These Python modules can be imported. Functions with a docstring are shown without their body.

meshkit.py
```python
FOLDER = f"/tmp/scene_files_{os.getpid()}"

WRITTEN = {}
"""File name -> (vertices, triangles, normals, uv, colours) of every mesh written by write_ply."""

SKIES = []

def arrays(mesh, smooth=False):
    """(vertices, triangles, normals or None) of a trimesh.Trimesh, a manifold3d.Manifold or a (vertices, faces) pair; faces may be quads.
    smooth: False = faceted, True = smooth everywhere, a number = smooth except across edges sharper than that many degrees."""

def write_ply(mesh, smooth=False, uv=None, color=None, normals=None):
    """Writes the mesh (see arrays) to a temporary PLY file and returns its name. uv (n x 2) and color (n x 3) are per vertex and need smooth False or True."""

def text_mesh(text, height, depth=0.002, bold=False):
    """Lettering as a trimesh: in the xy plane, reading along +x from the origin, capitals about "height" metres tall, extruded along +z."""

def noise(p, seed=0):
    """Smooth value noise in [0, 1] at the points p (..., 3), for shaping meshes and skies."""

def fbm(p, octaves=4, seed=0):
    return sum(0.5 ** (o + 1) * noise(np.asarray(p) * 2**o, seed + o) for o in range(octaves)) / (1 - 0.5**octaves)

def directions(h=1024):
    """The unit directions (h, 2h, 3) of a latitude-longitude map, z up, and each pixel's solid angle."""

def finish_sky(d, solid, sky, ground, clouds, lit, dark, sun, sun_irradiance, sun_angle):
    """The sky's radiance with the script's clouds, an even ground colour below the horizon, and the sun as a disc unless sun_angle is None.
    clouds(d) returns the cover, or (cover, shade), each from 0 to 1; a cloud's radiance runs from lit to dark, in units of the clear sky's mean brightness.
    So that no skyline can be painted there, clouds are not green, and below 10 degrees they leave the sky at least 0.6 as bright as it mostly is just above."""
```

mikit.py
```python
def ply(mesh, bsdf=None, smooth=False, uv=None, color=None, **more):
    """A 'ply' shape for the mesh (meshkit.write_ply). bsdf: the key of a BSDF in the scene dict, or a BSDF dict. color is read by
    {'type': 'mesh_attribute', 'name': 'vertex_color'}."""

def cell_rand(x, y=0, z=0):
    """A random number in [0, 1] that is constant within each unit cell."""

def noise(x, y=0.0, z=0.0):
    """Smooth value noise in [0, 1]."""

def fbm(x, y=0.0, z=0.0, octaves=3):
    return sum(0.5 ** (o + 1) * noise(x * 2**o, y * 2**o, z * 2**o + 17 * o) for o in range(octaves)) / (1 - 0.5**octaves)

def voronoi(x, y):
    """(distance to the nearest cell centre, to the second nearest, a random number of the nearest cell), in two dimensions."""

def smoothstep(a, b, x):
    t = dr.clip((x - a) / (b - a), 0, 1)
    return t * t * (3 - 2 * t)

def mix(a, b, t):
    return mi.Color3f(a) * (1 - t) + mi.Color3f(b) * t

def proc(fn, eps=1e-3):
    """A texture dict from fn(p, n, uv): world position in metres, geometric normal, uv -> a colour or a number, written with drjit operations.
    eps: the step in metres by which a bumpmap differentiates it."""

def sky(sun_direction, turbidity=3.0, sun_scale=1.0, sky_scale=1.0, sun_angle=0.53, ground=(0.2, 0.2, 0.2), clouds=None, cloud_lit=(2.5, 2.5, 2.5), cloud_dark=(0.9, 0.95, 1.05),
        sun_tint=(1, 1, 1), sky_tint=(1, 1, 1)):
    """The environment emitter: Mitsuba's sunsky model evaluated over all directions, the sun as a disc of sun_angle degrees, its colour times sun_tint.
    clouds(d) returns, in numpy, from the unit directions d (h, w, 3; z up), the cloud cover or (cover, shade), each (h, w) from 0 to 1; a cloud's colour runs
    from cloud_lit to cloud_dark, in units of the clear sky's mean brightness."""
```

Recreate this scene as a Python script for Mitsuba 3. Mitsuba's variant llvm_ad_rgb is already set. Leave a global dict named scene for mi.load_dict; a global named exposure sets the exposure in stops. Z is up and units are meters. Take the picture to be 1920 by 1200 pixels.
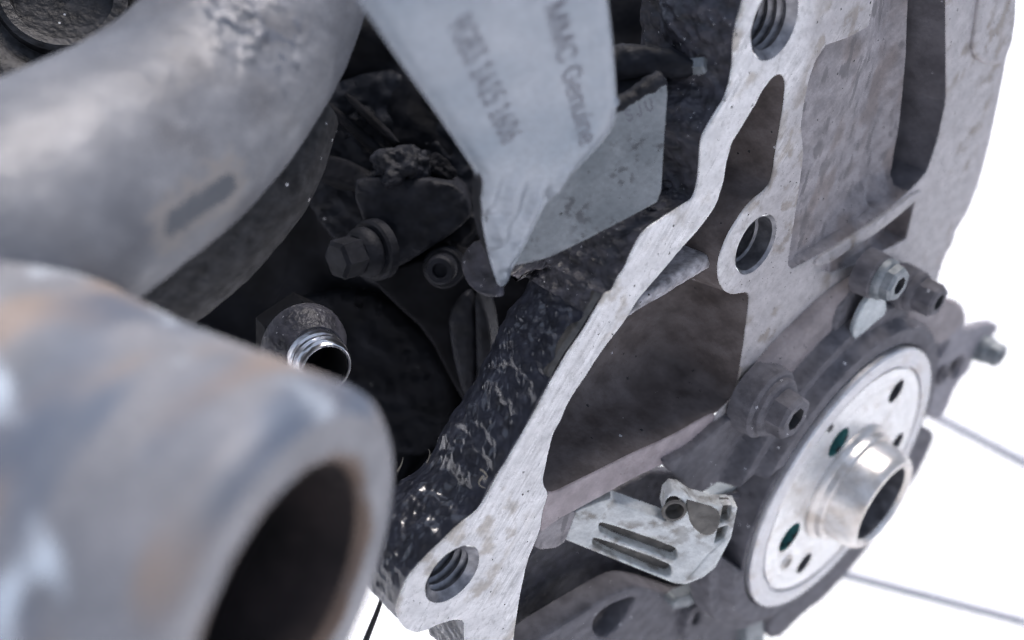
import math, random
import numpy as np, trimesh, drjit as dr, mitsuba as mi, shapely
from shapely.geometry import Polygon, Point, LineString
from shapely.ops import unary_union
from scipy.spatial import Delaunay
import manifold3d as m3
import mikit, meshkit
from mikit import noise, fbm, smoothstep, mix, cell_rand

T = mi.ScalarTransform4f
# ------------------------------------------------------------------ camera, sky, exposure
# world: z up, +x = the crankshaft's axis, pointing out of the engine's end face (the face lies in x = 0)
scene = {
    'camera': {'type': 'thinlens', 'fov': 58.907, 'fov_axis': 'x', 'near_clip': 0.005, 'far_clip': 60.0,
               'aperture_radius': 0.0014, 'focus_distance': 0.163,
               'to_world': T().look_at(origin=[0.082,0.0,0.35], target=[-0.012349,0.085935,0.271175], up=[-0.42799,0.30911,0.84928])},
    'sky': mikit.sky([-0.12, 0.34, 0.93], turbidity=3, sun_scale=0.3, sun_angle=30, clouds=lambda d: 1.0,
                     ground=(0.5, 0.5, 0.52), cloud_lit=(0.34, 0.40, 0.53), sky_tint=(0.88, 0.97, 1.22), sun_tint=(0.90, 0.98, 1.19)),
}
exposure = 3.3
labels = {}
random.seed(7)
RNG = np.random.default_rng(7)
MM = 0.001

# ------------------------------------------------------------------ materials (p in millimetres)
def mm(p):
    return p.x * 1000, p.y * 1000, p.z * 1000

def specks(x, y, z, cell, share, rmin=0.12, rmax=0.42, seed=0.0):
    """dust grains and pits: one jittered dot in a share of the cells of a 3-d grid"""
    x, y, z = x / cell + seed, y / cell + seed, z / cell
    i, j, k = dr.floor(x), dr.floor(y), dr.floor(z)
    a, b, c, d = (cell_rand(i + o, j + 2 * o, k + 5 * o) for o in (0, 31, 67, 101))
    r = rmin + (rmax - rmin) * b * b
    dx, dy, dz = x - i - 0.5 - (c - 0.5) * 0.4, y - j - 0.5 - (d - 0.5) * 0.4, z - k - 0.5 - (b - 0.5) * 0.4
    dist = dr.sqrt(dx * dx + dy * dy + dz * dz)
    return dr.select(a < share, 1 - smoothstep(r * 0.6, r, dist), 0.0)

def tone(lo, hi, scale, octv=3, grain=0.2, dust=0.0, dustcol=(0.5, 0.5, 0.52), pits=0.0, pitcol=(0.02, 0.02, 0.022), cell=1.3, contrast=1.0, extra=None):
    def fn(p, n, uv):
        x, y, z = mm(p)
        t = fbm(x / scale, y / scale, z / scale, octv)
        t = dr.clip((t - 0.5) * 1.7 * contrast + 0.5, 0, 1)
        c = mix(lo, hi, t)
        if grain:
            c = c * (1 + grain * (noise(x / 0.28, y / 0.28, z / 0.28) + noise(x / 0.6, y / 0.6, z / 0.6) - 1))
        if pits:
            c = mix(c, pitcol, specks(x, y, z, cell * 0.8, pits, 0.1, 0.45, 9.3))
        if extra is not None:
            c = extra(c, x, y, z, n)
        if dust:
            c = mix(c, dustcol, 0.8 * specks(x, y, z, cell, dust))
        return c
    return mikit.proc(fn)

def mat(key, color, rough=0.6, metal=0.0, bump=None, bscale=1.0, eps=1e-4, **kw):
    b = {'type': 'principled', 'base_color': color if isinstance(color, dict) else {'type': 'rgb', 'value': list(color)},
         'roughness': rough, 'metallic': metal, **kw}
    if bump is not None:
        b = {'type': 'bumpmap', 'arbitrary': mikit.proc(bump, eps), 'scale': bscale, 'bsdf': b}
    scene[key] = {'type': 'twosided', 'bsdf': b}

def bump_noise(scale, amp, octv=3, scale2=None, amp2=0.0):
    def fn(p, n, uv):
        x, y, z = mm(p)
        h = amp * MM * fbm(x / scale, y / scale, z / scale, octv)
        if scale2:
            h = h + amp2 * MM * noise(x / scale2, y / scale2, z / scale2)
        return h
    return fn

# machined, brushed sealing face: pale, streaked, with stains and pits; greyer and violet away from the near edge
def face_extra(c, x, y, z, n):
    s = y * 0.80 - (z - 240) * 0.60                       # across the strip of the face
    l = y * 0.60 + (z - 240) * 0.80
    streak = noise(s / 0.25, l / 6.0, 3.0)
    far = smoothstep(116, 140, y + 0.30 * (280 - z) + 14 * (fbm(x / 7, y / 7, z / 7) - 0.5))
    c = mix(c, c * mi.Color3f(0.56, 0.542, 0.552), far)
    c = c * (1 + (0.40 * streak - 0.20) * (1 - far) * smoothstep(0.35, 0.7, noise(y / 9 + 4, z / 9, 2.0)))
    stain = smoothstep(0.46, 0.72, fbm(y / 3.0, z / 3.0, 4.0, 4)) * smoothstep(0.40, 0.66, noise(y / 12, z / 12, 8.0))
    c = mix(c, c * mi.Color3f(0.58, 0.53, 0.46), 0.8 * stain)
    grime = smoothstep(0.55, 0.85, fbm(y / 0.9, z / 0.9, 2.0, 4))
    c = mix(c, (0.16, 0.155, 0.15), 0.32 * grime)
    scr = smoothstep(0.90, 0.985, noise(s / 0.14, l / 2.5, 11.0))
    return mix(c, (0.10, 0.10, 0.11), 0.6 * scr)

def face_bump(p, n, uv):
    x, y, z = mm(p)
    s = y * 0.80 - (z - 240) * 0.60
    l = y * 0.60 + (z - 240) * 0.80
    return MM * (0.015 * noise(s / 0.25, l / 5.0, 3.0) + 0.12 * fbm(y / 1.3, z / 1.3, x / 1.3, 3))

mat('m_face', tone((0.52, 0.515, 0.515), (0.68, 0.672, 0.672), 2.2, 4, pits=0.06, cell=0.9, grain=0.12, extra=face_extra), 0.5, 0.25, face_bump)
def cast_extra(c, x, y, z, n):
    b = smoothstep(0.50, 0.66, fbm(x / 8, y / 8 + 3, z / 11, 3))
    c = mix(c, c * mi.Color3f(0.72, 0.65, 0.60), 0.8 * b)
    g = smoothstep(0.58, 0.70, fbm(x / 2.5, y / 2.0, z / 5.0, 4))
    return mix(c, (0.075, 0.07, 0.075), 0.6 * g)
mat('m_cast', tone((0.14, 0.130, 0.138), (0.265, 0.248, 0.258), 2.6, 4, pits=0.05, cell=1.0, extra=cast_extra), 0.62, 0.1, bump_noise(0.9, 0.22, 3))
mat('m_cast_warm', tone((0.15, 0.132, 0.135), (0.24, 0.215, 0.22), 4.0, 4, pits=0.04, cell=1.0), 0.66, 0.0, bump_noise(0.8, 0.25, 3))
mat('m_rail', tone((0.21, 0.18, 0.186), (0.32, 0.275, 0.285), 3.0, 4, pits=0.05, cell=0.8), 0.6, 0.05, bump_noise(0.8, 0.16, 3))
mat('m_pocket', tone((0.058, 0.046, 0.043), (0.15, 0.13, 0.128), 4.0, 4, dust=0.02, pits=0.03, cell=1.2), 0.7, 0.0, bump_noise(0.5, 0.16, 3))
mat('m_rib', tone((0.12, 0.115, 0.12), (0.42, 0.41, 0.43), 1.3, 3, pits=0.05, cell=0.8), 0.6, 0.0, bump_noise(0.7, 0.3, 3))
mat('m_oily', tone((0.006, 0.007, 0.011), (0.020, 0.023, 0.036), 2.0, 3), 0.22, 0.0, specular=0.7, clearcoat=1.0, clearcoat_gloss=0.92)
mat('m_sludge', tone((0.010, 0.010, 0.013), (0.055, 0.054, 0.068), 1.6, 4, dust=0.12, cell=0.6, dustcol=(0.32, 0.32, 0.34)), 0.5, 0.0, bump_noise(0.8, 0.5, 3))
mat('m_sealant', tone((0.03, 0.03, 0.03), (0.075, 0.073, 0.07), 1.5, 3), 0.2, 0.0, bump_noise(0.8, 0.1, 2))
mat('m_grime_shade', tone((0.055, 0.052, 0.06), (0.12, 0.115, 0.128), 4.0, 4, dust=0.01), 0.75, 0.0, bump_noise(0.7, 0.16, 3))  # trough colour: grime plus the recess's shade, painted in as a darker tone
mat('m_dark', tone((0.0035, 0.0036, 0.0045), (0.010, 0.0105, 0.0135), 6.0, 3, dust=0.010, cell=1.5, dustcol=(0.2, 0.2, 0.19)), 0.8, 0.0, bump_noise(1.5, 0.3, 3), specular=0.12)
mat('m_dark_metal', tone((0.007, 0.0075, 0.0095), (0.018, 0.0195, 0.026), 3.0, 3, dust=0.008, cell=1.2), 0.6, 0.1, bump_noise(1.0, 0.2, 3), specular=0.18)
mat('m_dusty', tone((0.060, 0.057, 0.065), (0.135, 0.130, 0.143), 2.4, 5, dust=0.04, cell=1.1, dustcol=(0.6, 0.6, 0.62), pits=0.03), 0.78, 0.0, bump_noise(0.6, 0.25, 3))
def crank_extra(c, x, y, z, n):
    r = dr.sqrt(dr.square(y - 183.65) + dr.square(z - 198.3))
    c = c * (0.90 + 0.2 * noise(r / 0.35, 2.0, 1.0))
    g = smoothstep(0.52, 0.75, fbm(x / 4, y / 4, z / 4 + 3, 4))
    return mix(c, (0.42, 0.37, 0.32), 0.55 * g)
def teal_extra(c, x, y, z, n):
    return mix(c, (0.02, 0.022, 0.024), smoothstep(0.56, 0.64, fbm(x / 1.6, y / 1.6, z / 1.6, 2)))
mat('m_crank', tone((0.68, 0.68, 0.68), (0.80, 0.80, 0.80), 3.0, 3, extra=crank_extra), 0.35, 0.8, bump_noise(0.8, 0.03, 2))
mat('m_rim', tone((0.52, 0.52, 0.54), (0.64, 0.64, 0.66), 3.0, 3, extra=crank_extra), 0.42, 0.75, bump_noise(0.8, 0.03, 2))
mat('m_hub', tone((0.50, 0.46, 0.42), (0.72, 0.70, 0.68), 4.0, 3, extra=crank_extra), 0.32, 0.85, bump_noise(1.2, 0.05, 2))
mat('m_teal', tone((0.02, 0.10, 0.10), (0.05, 0.20, 0.19), 1.5, 3, extra=teal_extra), 0.6)
mat('m_thread', tone((0.10, 0.10, 0.11), (0.30, 0.30, 0.32), 2.0, 3), 0.35, 0.7)
mat('m_bore', (0.03, 0.03, 0.033), 0.6)
mat('m_silver', (0.72, 0.72, 0.74), 0.22, 1.0, bump_noise(0.8, 0.08, 2))

def plate_extra(c, x, y, z, n):
    g = smoothstep(0.52, 0.68, fbm(x / 1.0 + 5, y / 1.0, z / 1.0, 4)) * smoothstep(0.35, 0.65, noise(x / 4, y / 4, z / 4))
    return mix(c, (0.05, 0.05, 0.055), 0.75 * g)
mat('m_plate', tone((0.125, 0.14, 0.15), (0.205, 0.22, 0.232), 5.0, 4, pits=0.07, cell=0.9, extra=plate_extra), 0.62, 0.12, bump_noise(1.2, 0.06, 3))
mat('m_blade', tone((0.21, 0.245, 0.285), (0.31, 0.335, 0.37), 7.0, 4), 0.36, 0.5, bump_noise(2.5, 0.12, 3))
mat('m_ink', (0.10, 0.10, 0.12), 0.7)

def pipe_extra(c, x, y, z, n):
    b = smoothstep(0.48, 0.72, fbm(x / 9, y / 14, z / 11, 3))
    c = mix(c, c * mi.Color3f(0.66, 0.61, 0.57), 0.5 * b)
    w = smoothstep(0.5, 0.8, fbm(x / 3, y / 4, z / 3 + 7, 4))
    c = mix(c, (0.42, 0.42, 0.43), 0.2 * w)
    dark_mottle = smoothstep(0.40, 0.60, fbm(x / 13 + 2, y / 18, z / 13, 3))  # random darker, bluish patches over the whole pipe
    c = mix(c, c * mi.Color3f(0.55, 0.57, 0.61), 0.7 * dark_mottle)
    # a patch on the flank: a dark strip in a paler, brownish halo with torn edges
    dx, dy, dz = x + 12.3, y - 36.8, z - 304.9
    t = dr.clip(-0.49 * dx + 0.87 * dy + 0.04 * dz, -5.2, 5.2)
    dist = dr.sqrt(dr.square(dx + 0.49 * t) + dr.square(dy - 0.87 * t) + dr.square(dz - 0.04 * t))
    rag = 2.2 * (fbm(x / 1.3, y / 1.3, z / 1.3, 4) - 0.5)
    c = mix(c, (0.235, 0.215, 0.20), 0.75 * (1 - smoothstep(2.2, 4.8, dist + 2.4 * rag)))
    c = mix(c, (0.075, 0.085, 0.10), 0.9 * (1 - smoothstep(1.1, 1.9, dist + 0.9 * rag)))
    # blistered scale near the top
    bx, by, bz = x + 27.0, y - 53.0, z - 319.0
    bd = dr.sqrt(bx * bx + by * by * 0.5 + bz * bz)
    fl = smoothstep(0.50, 0.58, fbm(x / 2.2, y / 2.2, z / 2.2, 4)) * (1 - smoothstep(3.5, 7.5, bd))
    return mix(c, (0.10, 0.11, 0.135), 0.8 * fl)
mat('m_pipe', tone((0.14, 0.145, 0.16), (0.215, 0.22, 0.235), 7.0, 4, extra=pipe_extra), 0.46, 0.1, bump_noise(1.0, 0.10, 3))

def heat_extra(c, x, y, z, n):
    a = 0.901 * x + 0.433 * y                              # along the pipe
    r = smoothstep(0.45, 0.75, fbm(a / 5 + 3, y / 12, z / 12, 2))
    c = mix(c, (0.29, 0.205, 0.145), 0.55 * r)
    b = smoothstep(0.45, 0.75, fbm(a / 6, y / 10, z / 10 + 9, 2))
    c = mix(c, (0.08, 0.11, 0.16), 0.8 * b)
    w = smoothstep(0.60, 0.80, fbm(a / 5 + 1, y / 6, z / 6, 2))
    return mix(c, (0.66, 0.74, 0.82), 0.7 * w)
mat('m_heat', tone((0.16, 0.168, 0.185), (0.25, 0.25, 0.268), 6.0, 3, extra=heat_extra), 0.58, 0.2, bump_noise(1.5, 0.08, 2))
def cut_extra(c, x, y, z, n):
    dx, dy, dz = x - 29.6, y - 23.6, z - 286.0
    r = dr.sqrt(dx * dx + dy * dy + dz * dz)
    return mix((0.12, 0.085, 0.066), c, smoothstep(12.4, 14.2, r + 1.6 * (noise(x / 3, y / 3, z / 3) - 0.5)))
mat('m_cut', tone((0.16, 0.165, 0.18), (0.27, 0.27, 0.285), 5.0, 3, extra=cut_extra), 0.5, 0.4)
mat('m_rust_in', tone((0.012, 0.010, 0.010), (0.045, 0.033, 0.032), 5.0, 3), 0.8)
mat('m_rusty', tone((0.005, 0.005, 0.006), (0.040, 0.040, 0.044), 2.0, 4, dust=0.06, cell=1.2, dustcol=(0.7, 0.7, 0.72)), 0.6, 0.2, bump_noise(0.9, 0.4, 3))

def grime_extra(c, x, y, z, n):
    g = smoothstep(0.44, 0.68, fbm(x / 2.2, y / 2.2, z / 2.2, 5))
    return mix(c, (0.16, 0.14, 0.115), 0.75 * g * smoothstep(0.3, 0.6, noise(x / 5, y / 5, z / 5)))
mat('m_plastic', tone((0.43, 0.445, 0.44), (0.60, 0.61, 0.595), 3.0, 3, extra=grime_extra), 0.45)
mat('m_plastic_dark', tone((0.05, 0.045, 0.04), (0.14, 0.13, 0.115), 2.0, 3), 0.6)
mat('m_tealmetal', tone((0.10, 0.115, 0.125), (0.24, 0.26, 0.275), 2.5, 4), 0.5, 0.3, bump_noise(1.0, 0.1, 2))
mat('m_bare', tone((0.30, 0.335, 0.35), (0.44, 0.47, 0.48), 2.5, 4), 0.45, 0.3, bump_noise(1.0, 0.1, 2))
mat('m_dusty_light', tone((0.14, 0.135, 0.15), (0.25, 0.24, 0.262), 2.0, 4, dust=0.02), 0.7, 0.0, bump_noise(0.7, 0.2, 3))
mat('m_lint', (0.16, 0.145, 0.12), 0.8)
mat('m_rubber', (0.012, 0.012, 0.013), 0.45)
mat('m_tile', tone((0.78, 0.79, 0.80), (0.84, 0.84, 0.85), 60.0, 2), 0.35)
mat('m_grout', tone((0.28, 0.285, 0.31), (0.40, 0.405, 0.43), 8.0, 3), 0.9)

# ------------------------------------------------------------------ geometry helpers (millimetres)
def numbered(key):
    k, i = key, 1
    while k in scene or any(s.startswith(k + '__') for s in scene):
        k = f'{key}_{i:03d}'
        i += 1
    return k

def add(key, mesh, m, smooth=35, label=None):
    key = numbered(key)
    if hasattr(mesh, 'to_mesh'):
        g = mesh.to_mesh()
        mesh = trimesh.Trimesh(np.array(g.vert_properties[:, :3]), np.array(g.tri_verts), process=False)
    mesh = mesh.copy()
    mesh.vertices = np.asarray(mesh.vertices) * MM
    scene[key] = mikit.ply(mesh, m, smooth=smooth)
    if label:
        labels[key] = {'label': label}
    return key

def tag(key, label, cat, group=None, kind=None):
    labels[key] = {'label': label, 'category': cat}
    if group:
        labels[key]['group'] = group
    if kind:
        labels[key]['kind'] = kind

def resample(p, ds, closed=True):
    p = np.asarray(p, float)
    if closed:
        p = np.vstack([p, p[:1]])
    s = np.r_[0, np.cumsum(np.linalg.norm(np.diff(p, axis=0), axis=1))]
    n = max(3, int(round(s[-1] / ds)))
    t = np.linspace(0, s[-1], n, endpoint=not closed)
    return np.stack([np.interp(t, s, p[:, k]) for k in range(p.shape[1])], 1)

def chaikin(p, it=2, closed=True):
    p = np.asarray(p, float)
    for _ in range(it):
        q = np.roll(p, -1, 0) if closed else p[1:]
        a = p if closed else p[:-1]
        r = np.empty((2 * len(a), p.shape[1]))
        r[0::2], r[1::2] = 0.75 * a + 0.25 * q, 0.25 * a + 0.75 * q
        p = r if closed else np.vstack([p[:1], r, p[-1:]])
    return p

def circle(c, r, n=48):
    t = np.arange(n) * 2 * np.pi / n
    return np.stack([c[0] + r * np.cos(t), c[1] + r * np.sin(t)], 1)

def relief(outer, holes, h, ds=0.6, rings=(0.0, 0.12, 0.3), grid=2.0, extra=None):
    """a sheet over the polygon in the (y, z) plane, its height x = h(distance to the edge, y, z)"""
    poly = Polygon(outer, holes)
    if not poly.is_valid:
        poly = poly.buffer(0)
    P, D = [], []
    for d in rings:
        g = poly.buffer(-d) if d else poly
        for gg in getattr(g, 'geoms', [g]):
            if gg.is_empty:
                continue
            for ring in [gg.exterior, *gg.interiors]:
                c = np.asarray(ring.coords)[:-1]
                q = c if (d == 0) else resample(c, max(ds, d * 0.35))
                P.append(q)
                D.append(np.full(len(q), d))
    x0, y0, x1, y1 = poly.bounds
    gx, gy = np.meshgrid(np.arange(x0, x1, grid), np.arange(y0, y1, grid))
    g = np.stack([gx.ravel(), gy.ravel()], 1) + RNG.uniform(-0.2, 0.2, (gx.size, 2)) * grid
    g = g[shapely.contains_xy(poly, g[:, 0], g[:, 1])]
    if len(g):
        dd = shapely.distance(poly.boundary, shapely.points(g))
        keep = dd > rings[-1] + grid * 0.4
        if extra is not None:                              # crease lines of their own: points on them, none beside them
            extra = extra[shapely.contains_xy(poly.buffer(-rings[-1]), extra[:, 0], extra[:, 1])]
            from scipy.spatial import cKDTree
            keep &= cKDTree(extra).query(g)[0] > grid * 0.5
            P.append(extra)
            D.append(shapely.distance(poly.boundary, shapely.points(extra)))
        P.append(g[keep])
        D.append(dd[keep])
    P, D = np.vstack(P), np.concatenate(D)
    tri = Delaunay(P).simplices
    c = P[tri].mean(1)
    tri = tri[shapely.contains_xy(poly.buffer(1e-4), c[:, 0], c[:, 1])]
    a, b, cc = P[tri[:, 0]], P[tri[:, 1]], P[tri[:, 2]]
    area = (b[:, 0] - a[:, 0]) * (cc[:, 1] - a[:, 1]) - (b[:, 1] - a[:, 1]) * (cc[:, 0] - a[:, 0])
    tri[area < 0] = tri[area < 0][:, ::-1]
    tri = tri[np.abs(area) > 1e-7]
    V = np.c_[h(D, P[:, 0], P[:, 1]), P]
    return trimesh.Trimesh(V, tri, process=False)

def curtain(path, x0, x1, rows=6, disp=None, closed=False):
    """a wall along the path (y, z), from x0 back to x1; disp(x, y, z) pushes it along its normal"""
    p = np.asarray(path, float)
    n = len(p)
    t = (np.roll(p, -1, 0) - np.roll(p, 1, 0)) if closed else np.gradient(p, axis=0)
    t /= np.linalg.norm(t, axis=1, keepdims=True) + 1e-9
    nrm = np.stack([t[:, 1], -t[:, 0]], 1)
    xs = np.linspace(0, 1, rows + 1)
    x0 = np.broadcast_to(x0, n)
    V = []
    for s in xs:
        x = x0 * (1 - s) + x1 * s
        q = p.copy()
        if disp is not None:
            q = q + nrm * disp(x, p[:, 0], p[:, 1])[:, None]
        V.append(np.c_[x, q])
    V = np.vstack(V)
    i, j = np.meshgrid(np.arange(rows), np.arange(n if closed else n - 1), indexing='ij')
    a, b = i * n + j, i * n + (j + 1) % n
    F = np.concatenate([np.stack([a, a + n, b], -1).reshape(-1, 3), np.stack([b, a + n, b + n], -1).reshape(-1, 3)])
    return trimesh.Trimesh(V, F, process=False)

def join(*ms):
    m = trimesh.util.concatenate(ms)
    m.merge_vertices(digits_vertex=4)
    return m

def slab(outer, holes=(), xt=0.0, xb=-5.0, bevel=0.3, ds=0.6, grid=2.0, rough=0.0, skip=None, back=False, it=1, hfun=None):
    """a plate with rounded edges: front at xt, side walls back to xb"""
    outer = resample(chaikin(outer, it), ds)
    holes = [resample(h, ds) for h in holes]
    if Polygon(outer).exterior.is_ccw is False:
        outer = outer[::-1]

    def h(d, y, z):
        t = np.clip(d / bevel, 0, 1)
        x = xt - bevel * (1 - np.sqrt(np.clip(1 - (1 - t) ** 2, 0, 1)))
        if rough:
            x = x + rough * (meshkit.fbm(np.stack([y / 1.7, z / 1.7, y * 0], -1), 3, 5) - 0.5) * np.clip(d / 0.6, 0, 1)
        if hfun is not None:
            x = x + hfun(d, y, z)
        return x
    parts = [relief(outer, holes, h, ds, (0.0, 0.12 * bevel, 0.4 * bevel, bevel), grid)]
    e = xt - bevel if hfun is None else None
    for ring in [outer, *holes]:
        x0 = np.full(len(ring), xt - bevel) if hfun is None else h(np.zeros(len(ring)), ring[:, 0], ring[:, 1])
        parts.append(curtain(ring, x0, xb, 3, closed=True))
    return join(*parts)

def frame_of(P):
    """the best plane through 3-d points: origin, two axes in it, and its normal, turned towards +x / up"""
    P = np.asarray(P, float)
    c = P.mean(0)
    n = np.linalg.svd(P - c)[2][2]
    if n @ (np.array([82.0, 0, 350.0]) - c) < 0:
        n = -n
    u = P[1] - P[0]
    u = u - n * (u @ n)
    u /= np.linalg.norm(u)
    return c, n, u, np.cross(n, u)

def plate3(P, thick, bevel=0.3, holes=(), ds=0.6, grid=2.0, it=1, rough=0.0, frame=None, hfun=None):
    """a plate of that thickness whose front outline runs through the 3-d points"""
    P = np.asarray(P, float)
    c, n, u, v = frame or frame_of(P)
    to2 = lambda q: np.stack([(np.asarray(q, float) - c) @ u, (np.asarray(q, float) - c) @ v], 1)
    m = slab(to2(P), [to2(h) for h in holes], 0.0, -thick, bevel, ds, grid, rough, it=it, hfun=hfun)
    back = relief(resample(chaikin(to2(P), it), ds), [resample(to2(h), ds) for h in holes], lambda d, y, z: np.full_like(y, -thick), ds, (0.0,), 4.0)
    back.invert()
    m = join(m, back)
    q = m.vertices
    m.vertices = c + q[:, :1] * n + q[:, 1:2] * u + q[:, 2:] * v
    return m

def basis(a):
    a = np.asarray(a, float) / np.linalg.norm(a)
    u = np.cross(a, [0, 0, 1.0] if abs(a[2]) < 0.9 else [0, 1.0, 0])
    u /= np.linalg.norm(u)
    return a, u, np.cross(a, u)

def lathe(c, axis, prof, n=64, wob=0.0, jag=None):
    """profile (distance along the axis, radius) turned round the axis through c"""
    a, u, v = basis(axis)
    t = np.arange(n) * 2 * np.pi / n
    prof = np.asarray(prof, float)
    dirs = np.cos(t)[:, None] * u + np.sin(t)[:, None] * v
    V = np.vstack([np.asarray(c) + s * a + r * dirs * (1 + (wob * np.sin(3 * t + s) if wob else 0) * np.ones(n))[:, None] for s, r in prof])
    k = len(prof)
    i, j = np.meshgrid(np.arange(k - 1), np.arange(n), indexing='ij')
    p, q = i * n + j, i * n + (j + 1) % n
    F = np.concatenate([np.stack([p, q, p + n], -1).reshape(-1, 3), np.stack([q, q + n, p + n], -1).reshape(-1, 3)])
    return trimesh.Trimesh(V, F, process=False)

def prism(c, axis, r, length, n=6, chamfer=0.6, turn=0.0):
    """a hexagon head with chamfered corners"""
    a, u, v = basis(axis)
    tt = np.arange(n) * 2 * np.pi / n + turn
    hexa = np.stack([np.cos(tt), np.sin(tt)], 1) * r
    circ = np.stack([np.cos(tt), np.sin(tt)], 1) * (r - chamfer)
    rings = [(0, hexa), (length - chamfer * 0.7, hexa), (length, circ)]
    hull = []
    for s, q in rings:
        hull.append(np.asarray(c) + s * a + q[:, :1] * u + q[:, 1:] * v)
    return trimesh.convex.convex_hull(np.vstack(hull))

def sweep(centres, radii, n=48, steps=60, disp=None):
    c = np.asarray(centres, float)
    s = np.r_[0, np.cumsum(np.linalg.norm(np.diff(c, axis=0), axis=1))]
    from scipy.interpolate import CubicSpline
    t = np.linspace(0, s[-1], steps)
    p = CubicSpline(s, c)(t)
    r = np.interp(t, s, radii)
    tan = np.gradient(p, axis=0)
    tan /= np.linalg.norm(tan, axis=1, keepdims=True)
    u = np.cross(tan[0], [0.3, 0.2, 0.9])
    V, th = [], np.arange(n) * 2 * np.pi / n
    for k in range(steps):
        u = u - tan[k] * (u @ tan[k])
        u /= np.linalg.norm(u)
        v = np.cross(tan[k], u)
        d = np.cos(th)[:, None] * u + np.sin(th)[:, None] * v
        q = p[k] + r[k] * d
        if disp is not None:
            q = q + d * disp(q)[:, None]
        V.append(q)
    V = np.vstack(V)
    i, j = np.meshgrid(np.arange(steps - 1), np.arange(n), indexing='ij')
    a, b = i * n + j, i * n + (j + 1) % n
    F = np.concatenate([np.stack([a, b, a + n], -1).reshape(-1, 3), np.stack([b, b + n, a + n], -1).reshape(-1, 3)])
    return trimesh.Trimesh(V, F, process=False)

def sculpt(P, sub=3, amp=0.0, scale=2.0, seed=1, frame=None):
    """a rough sheet through scattered 3-d points (a height field over their common plane)"""
    P = np.asarray(P, float)
    c, n, u, v = frame or frame_of(P)
    q = np.stack([(P - c) @ u, (P - c) @ v], 1)
    m = trimesh.Trimesh(P, Delaunay(q).simplices, process=False)
    for _ in range(sub):
        m = m.subdivide()
    # soften: a few passes over the neighbours, borders free
    trimesh.smoothing.filter_laplacian(m, lamb=0.5, iterations=2)
    V = np.array(m.vertices)
    if amp:
        V = V + n * (amp * (meshkit.fbm(V / scale, 4, seed) - 0.5))[:, None]
    return trimesh.Trimesh(V, m.faces, process=False)

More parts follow.
